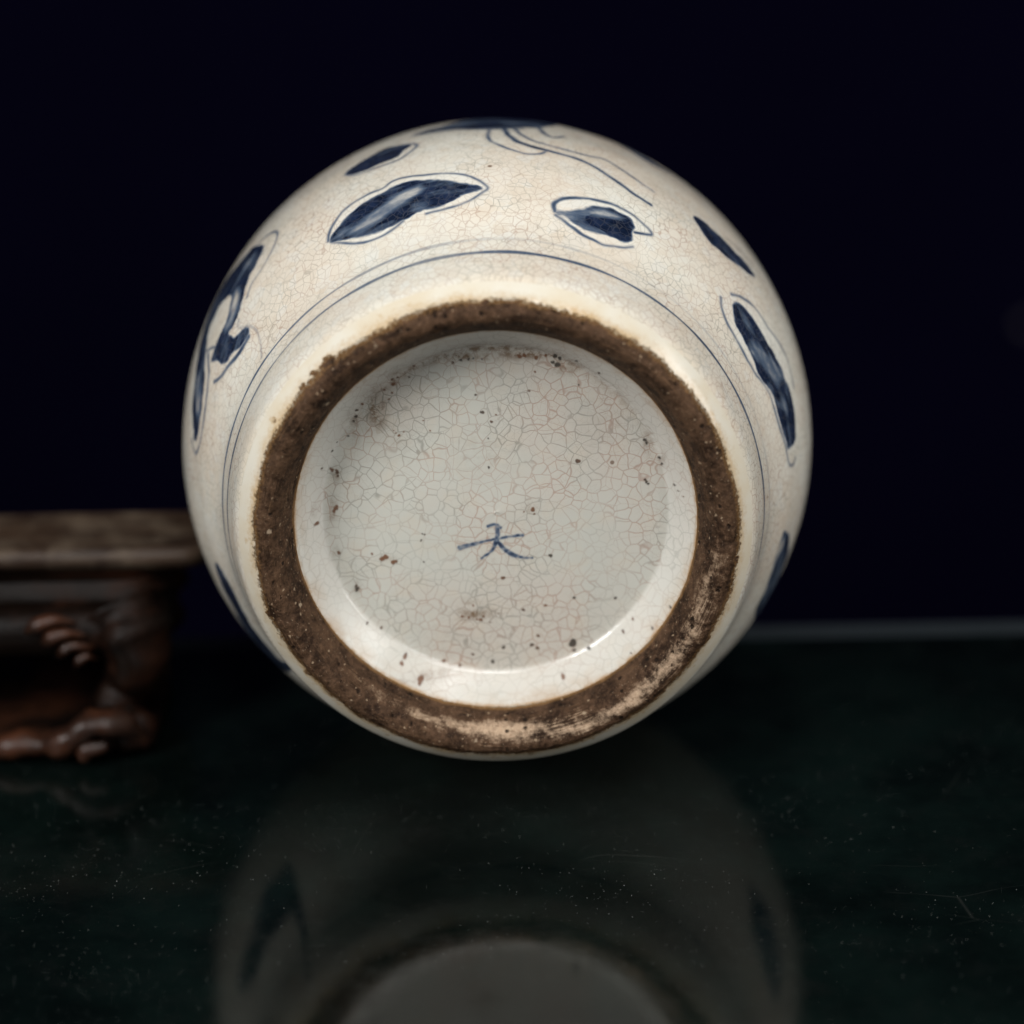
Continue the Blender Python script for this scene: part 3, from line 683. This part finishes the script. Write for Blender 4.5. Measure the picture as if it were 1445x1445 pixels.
# ---------------------------------------------------------------- tabletop, dust, backdrop
def mesh_obj(name, verts, faces, mat, parent=None, smooth=False):
    me = bpy.data.meshes.new(name)
    me.from_pydata([tuple(v) for v in verts], [], faces)
    me.update()
    if smooth:
        me.polygons.foreach_set('use_smooth', [True] * len(me.polygons))
    me.materials.append(mat)
    o = link(bpy.data.objects.new(name, me))
    if parent:
        o.parent = parent
    return o


g = NT('black_glass')
n1 = g.noise(14, 5, 0.65)
n2 = g.noise(90, 4, 0.7)
col = g.mix(g.ramp(n1, 0.35, 0.7), (0.0010, 0.0022, 0.0020, 1), (0.0030, 0.0066, 0.0056, 1))
col = g.mix(g.ramp(n2, 0.45, 0.8, 0, 0.5), col, (0.005, 0.0065, 0.006, 1))
# hairline scratches
sc = g.n('ShaderNodeTexVoronoi', feature='DISTANCE_TO_EDGE')
sc.inputs['Scale'].default_value = 22
mp = g.n('ShaderNodeMapping')
mp.inputs['Scale'].default_value = (0.35, 1.6, 1)
mp.inputs['Rotation'].default_value = (0, 0, 0.5)
g.l(g.warp(9, 0.05), mp.inputs['Vector'])
g.l(mp.outputs[0], sc.inputs['Vector'])
scr = g.math('MULTIPLY', g.ramp(sc.outputs['Distance'], 0.0, 0.004, 1, 0), g.ramp(g.noise(30), 0.5, 0.65))
col = g.mix(g.math('MULTIPLY', scr, 0.5), col, (0.02, 0.022, 0.02, 1))
rough = g.ramp(n2, 0.3, 0.75, 0.075, 0.15)
M_GLASS = g.out(col, rough, g.bump(g.noise(35, 2), 0.06, 0.0003), IOR=1.40)

g = NT('ground_glass_edge')
M_EDGE = g.out(g.mix(g.noise(60), (0.020, 0.026, 0.030, 1), (0.028, 0.035, 0.040, 1)), 0.45)

# a slab whose back edge runs just behind the jar
yb = 0.0545
V = [(-1.2, -1.6, 0), (1.2, -1.6, 0), (1.2, yb, 0), (-1.2, yb, 0), (-1.2, -1.6, -0.012), (1.2, -1.6, -0.012), (1.2, yb + 0.0035, -0.012), (-1.2, yb + 0.0035, -0.012)]
F = [(0, 1, 2, 3), (4, 7, 6, 5), (0, 4, 5, 1), (1, 5, 6, 2), (3, 7, 4, 0)]
top = mesh_obj('tabletop', V, F, M_GLASS)
top['kind'] = 'structure'
top['label'] = 'black glass tabletop, dusty and finely scratched, mirroring the jar'
# ground bevel along the back edge
V = []
prof_e = [(yb, 0.0), (yb + 0.0012, -0.0001), (yb + 0.0125, -0.0012), (yb + 0.0135, -0.0022), (yb + 0.0135, -0.0120), (yb + 0.0035, -0.0120)]
for x in np.linspace(-1.2, 1.2, 25):
    V += [(x, y, z) for y, z in prof_e]
k = len(prof_e)
F = [(i * k + j, (i + 1) * k + j, (i + 1) * k + j + 1, i * k + j + 1) for i in range(24) for j in range(k - 1)]
mesh_obj('polished_edge', V, F, M_EDGE, top)

# dust and fibres lying on the glass: uncountable
g = NT('lint')
M_DUST = g.out((0.27, 0.28, 0.26, 1), 0.9)
V, F = [], []


def speck_at(x, y, s):
    b = len(V)
    a0 = random.random() * 6.28
    for q in range(3):
        V.append((x + s * math.cos(a0 + q * 2.09) * random.uniform(.6, 1), y + s * math.sin(a0 + q * 2.09) * random.uniform(.6, 1), 0.00002))
    V.append((x, y, s * 0.9))
    F.extend([(b, b + 1, b + 3), (b + 1, b + 2, b + 3), (b + 2, b, b + 3), (b, b + 2, b + 1)])


def fibre(x, y, ln, w):
    a = random.random() * 6.28
    k = random.uniform(-1, 1) * 1.6 / ln
    n = 6
    b = len(V)
    for q in range(n + 1):
        V.append((x + w * math.sin(a), y - w * math.cos(a), 0.00004))
        V.append((x - w * math.sin(a), y + w * math.cos(a), 0.00004))
        V.append((x, y, 0.00004 + w))
        x += math.cos(a) * ln / n
        y += math.sin(a) * ln / n
        a += k * ln / n
    for q in range(n):
        c = b + q * 3
        F.extend([(c, c + 3, c + 5, c + 2), (c + 2, c + 5, c + 4, c + 1)])


clusters = [(random.uniform(-0.15, 0.16), random.uniform(-0.2, 0.03)) for _ in range(60)]
for _ in range(5000):
    if random.random() < 0.5:
        cx_, cy_ = random.choice(clusters)
        x, y = random.gauss(cx_, 0.014), random.gauss(cy_, 0.011)
    else:
        x, y = random.uniform(-0.2, 0.2), random.uniform(-0.26, 0.05)
    speck_at(x, y, random.choice((0.00005, 0.00006, 0.00008, 0.00011)) * random.uniform(0.7, 1.3))
for _ in range(45):
    speck_at(random.uniform(-0.16, 0.16), random.uniform(-0.2, -0.02), random.uniform(0.00012, 0.00019))
for _ in range(500):
    fibre(random.uniform(-0.18, 0.18), random.uniform(-0.25, 0.04), random.uniform(0.0008, 0.005), random.uniform(0.0000012, 0.0000035))
dust = mesh_obj('dust', V, F, M_DUST)
dust['kind'] = 'stuff'
dust['label'] = 'fine dust and fibres scattered over the black glass'

g = NT('navy_cloth')
cc = g.mix(g.noise(3, 4), (0.0010, 0.0008, 0.0038, 1), (0.0022, 0.0017, 0.0080, 1))
M_CLOTH = g.out(cc, 1.0, g.bump(g.noise(900, 2), 0.3, 0.0005), Specular_IOR_Level=0.0)
nx, nz = 60, 40
V = []
for j in range(nz + 1):
    for i in range(nx + 1):
        x, z = -1.5 + 3.0 * i / nx, -1.0 + 2.6 * j / nz
        V.append((x, 0.66 + 0.012 * math.sin(x * 9 + 0.6 * math.sin(z * 3)) + 0.006 * math.sin(x * 23 + z), z))
F = [(j * (nx + 1) + i, j * (nx + 1) + i + 1, (j + 1) * (nx + 1) + i + 1, (j + 1) * (nx + 1) + i) for j in range(nz) for i in range(nx)]
bd = mesh_obj('backdrop', V, F, M_CLOTH, smooth=True)
bd['kind'] = 'structure'
bd['label'] = 'almost black navy cloth hanging behind the table'

# small tuft of lint caught on the cloth at the right
g = NT('grey_lint')
M_LINT = g.out((0.035, 0.033, 0.035, 1), 1.0)
bm = bmesh.new()
bmesh.ops.create_icosphere(bm, subdivisions=3, radius=0.0032)
for v in bm.verts:
    nn = mn.fractal(v.co * 400, 1.0, 2.0, 3)
    v.co *= 1 + 0.45 * nn
    v.co.z *= 0.8
me = bpy.data.meshes.new('lint_tuft')
bm.to_mesh(me)
bm.free()
me.materials.append(M_LINT)
lint = link(bpy.data.objects.new('lint_tuft', me))
lint.location = (0.2685, 0.648, -0.0975)
lint['label'] = 'small pale grey tuft of lint on the dark cloth at the far right'
lint['category'] = 'lint'


# ---------------------------------------------------------------- carved rosewood stand
def wood(name, dark, mid, worn, rough, spec=0.3):
    g = NT(name)
    mp = g.n('ShaderNodeMapping')
    mp.inputs['Scale'].default_value = (0.15, 1.0, 1.0)
    g.l(g.obj(), mp.inputs['Vector'])
    gr = g.noise(140, 6, 0.7, mp.outputs[0], 0.6)
    gr2 = g.noise(45, 4, 0.6)
    wc = g.mix(g.ramp(gr, 0.3, 0.7), dark, mid)
    wc = g.mix(g.ramp(gr2, 0.45, 0.7, 0, 0.8), wc, worn)
    return g.out(wc, g.ramp(gr2, 0.3, 0.8, *rough), g.bump(g.math('ADD', gr, gr2), 0.6, 0.0012), Specular_IOR_Level=spec)


M_WOOD = wood('rosewood', (0.0012, 0.0008, 0.0006, 1), (0.005, 0.0022, 0.0011, 1), (0.020, 0.006, 0.002, 1), (0.36, 0.62), 0.13)  # darkest copy: shade on the carved body put into the wood colour
M_WOOD_RED = wood('polished_lit_rosewood', (0.004, 0.002, 0.0012, 1), (0.022, 0.009, 0.005, 1), (0.060, 0.018, 0.006, 1), (0.30, 0.50), 0.38)  # redder, lighter copy: highlights on the carving put into the colour
M_WOOD_TOP = wood('top_lit_rosewood', (0.008, 0.004, 0.003, 1), (0.050, 0.030, 0.018, 1), (0.090, 0.066, 0.045, 1), (0.4, 0.6))  # lighter tan copy: light falling on the stand top put into the colour

stand = link(bpy.data.objects.new('carved_stand', None))
SX, SY = -0.205, 0.010
stand.location = (SX, SY, 0)
stand['label'] = 'dark carved rosewood display stand with scrolled feet, cut off by the left edge'
stand['category'] = 'stand'


def outline(hw, hd, rad, n=8):
    pts = []
    for cxs, cys, a0 in ((1, 1, 0), (-1, 1, 90), (-1, -1, 180), (1, -1, 270)):
        for q in range(n + 1):
            a = math.radians(a0 + 90 * q / n)
            pts.append((cxs * (hw - rad) + rad * math.cos(a), cys * (hd - rad) + rad * math.sin(a)))
    return pts


def loft(name, hw, hd, rad, profile, mat, parent, y_shift=0.0):
    """stack of rounded rectangles: profile = [(z, grow)] from bottom to top"""
    V, F = [], []
    n = None
    for z, gq in profile:
        o = outline(hw + gq, hd + gq, max(rad + gq, 0.001))
        n = len(o)
        for x, y in o:
            k = 1 + 0.04 * mn.fractal(Vector((x * 60, y * 60, z * 200)), 1.0, 2.0, 2)
            V.append((x, y * k + y_shift, z))
    for i in range(len(profile) - 1):
        for j in range(n):
            F.append((i * n + j, i * n + (j + 1) % n, (i + 1) * n + (j + 1) % n, (i + 1) * n + j))
    F.append(tuple(reversed(range(n))))
    F.append(tuple((len(profile) - 1) * n + j for j in range(n)))
    o = mesh_obj(name, V, F, mat, parent, smooth=True)
    md = o.modifiers.new('w', 'EDGE_SPLIT')
    md.split_angle = math.radians(50)
    return o


def tube(name, pts, radii, parent, mat=None, flat=1.0, seg=12, sub=6):
    p = spline(pts, sub)
    rr = np.interp(np.linspace(0, len(pts) - 1, len(p)), range(len(radii)), radii)
    V, F = [], []
    prev = None
    for i in range(len(p)):
        a, b = p[max(i - 1, 0)], p[min(i + 1, len(p) - 1)]
        t = Vector(b - a).normalized()
        nrm = prev if prev is not None else (Vector((0, 0, 1)) if abs(t.z) < 0.9 else Vector((0, 1, 0)))
        nrm = (nrm - t * nrm.dot(t)).normalized()
        prev = nrm
        bn = t.cross(nrm)
        for q in range(seg):
            an = 2 * math.pi * q / seg
            of = (nrm * math.cos(an) + bn * math.sin(an) * flat) * rr[i]
            V.append(Vector(p[i]) + of * (1 + 0.35 * mn.fractal((Vector(p[i]) + of) * 130, 1.0, 2.0, 3)))
    for i in range(len(p) - 1):
        for q in range(seg):
            F.append((i * seg + q, i * seg + (q + 1) % seg, (i + 1) * seg + (q + 1) % seg, (i + 1) * seg + q))
    F.append(tuple(reversed(range(seg))))
    F.append(tuple((len(p) - 1) * seg + q for q in range(seg)))
    return mesh_obj(name, V, F, mat or M_WOOD, parent, smooth=True)


HW, HD = 0.114, 0.021
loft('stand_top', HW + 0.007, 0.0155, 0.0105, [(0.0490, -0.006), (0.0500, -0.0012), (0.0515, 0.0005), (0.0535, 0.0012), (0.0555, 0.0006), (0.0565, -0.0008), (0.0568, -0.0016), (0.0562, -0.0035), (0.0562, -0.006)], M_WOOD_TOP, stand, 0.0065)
loft('waist', HW - 0.009, 0.0150, 0.0135, [(0.0425, 0.003), (0.0440, 0.001), (0.0470, -0.0010), (0.0489, 0.0)], M_WOOD, stand, 0.0045)
loft('apron', HW - 0.008, HD, 0.0165, [(0.0290, -0.004), (0.0295, 0.0008), (0.0330, 0.0030), (0.0375, 0.0028), (0.0405, 0.0008), (0.0424, -0.0045)], M_WOOD, stand)
loft('base_frame', HW - 0.010, HD + 0.012, 0.020, [(0.0015, -0.003), (0.0030, 0.0), (0.0060, 0.0), (0.0075, -0.003)], M_WOOD, stand)


def leg(sx, sy):
    x0, y0 = sx * (HW - 0.021), sy * (HD - 0.006)
    dx, dy = sx, sy
    pts = [(x0, y0, 0.041), (x0 + dx * .004, y0 + dy * .004, 0.034), (x0 + dx * .005, y0 + dy * .006, 0.026), (x0 + dx * .001, y0 + dy * .004, 0.018),
           (x0 - dx * .001, y0 + dy * .006, 0.011), (x0 + dx * .003, y0 + dy * .012, 0.0075), (x0 + dx * .005, y0 + dy * .018, 0.0085)]
    o = tube('leg', pts, [0.0105, 0.0120, 0.0100, 0.0070, 0.0066, 0.0070, 0.0050], stand)
    # claw-like scroll running inwards from the toe
    yy = y0 + dy * .0175
    q = [(x0 + sx * .006, yy - dy * .004, 0.004), (x0 + sx * .001, yy, 0.0115), (x0 - sx * .007, yy + dy * .002, 0.0130), (x0 - sx * .014, yy + dy * .002, 0.0080),
         (x0 - sx * .022, yy, 0.0060), (x0 - sx * .031, yy, 0.0055), (x0 - sx * .044, yy - dy * .002, 0.0030)]
    s = tube('toe', q, [0.0030, 0.0042, 0.0040, 0.0044, 0.0036, 0.0040, 0.0016], stand, mat=M_WOOD_RED, flat=1.3)
    s.parent = o
    q = [(x0 - sx * .003, yy + dy * .004, 0.0065), (x0 - sx * .009, yy + dy * .005, 0.0060), (x0 - sx * .010, yy + dy * .005, 0.0025)]
    s = tube('scroll', q, [0.0016, 0.0026, 0.0014], stand, mat=M_WOOD_RED)
    s.parent = o


for sx in (1, -1):
    for sy in (-1, 1):
        leg(sx, sy)


def curl(x, y, z, r, turns, ph, w, mir=1):
    q = []
    for i in range(14):
        a = ph + mir * i / 13 * turns * 2 * math.pi
        rr = r * (1 - 0.75 * i / 13)
        q.append((x + rr * math.cos(a), y, z + rr * math.sin(a)))
    return tube('carved_curl', q, [w * (0.6 + 0.5 * math.sin(math.pi * i / 13)) for i in range(14)], stand, flat=1.2, seg=8, sub=3)


# carved ridges like curled fingers on the knees of the front legs
for sx in (1, -1):
    kx, ky = sx * (HW - 0.036), -(HD + 0.0035)
    for n_, (ox, oz, ln, w) in enumerate(((-0.004, 0.0410, 0.013, 0.0023), (0.0, 0.0368, 0.011, 0.0021), (0.003, 0.0328, 0.009, 0.0018), (0.006, 0.0292, 0.006, 0.0015))):
        q = [(kx + sx * ox - sx * ln * 0.5, ky, oz - 0.0028), (kx + sx * ox - sx * ln * 0.25, ky - 0.0012, oz - 0.0002), (kx + sx * ox + sx * ln * 0.1, ky - 0.0010, oz + 0.0008),
             (kx + sx * ox + sx * ln * 0.6, ky + 0.001, oz - 0.0010)]
        tube('carved_ridge', q, [w * 0.5, w, w * 0.8, w * 0.25], stand, mat=M_WOOD_RED, flat=1.2, seg=8)
yf = -(HD + 0.0030)
for x in np.arange(-0.060, 0.06, 0.040):
    curl(x, yf, 0.0345, 0.0052, 1.3, 0.3, 0.0017)
    curl(x + 0.013, yf, 0.0330, 0.0042, 1.3, 2.8, 0.0015, -1)
    tube('carved_leaf', [(x - 0.006, yf, 0.0300), (x + 0.002, yf - 0.001, 0.0262), (x + 0.010, yf, 0.0285), (x + 0.016, yf, 0.0255)], [0.0012, 0.0026, 0.0022, 0.0008], stand, flat=1.3, seg=8)
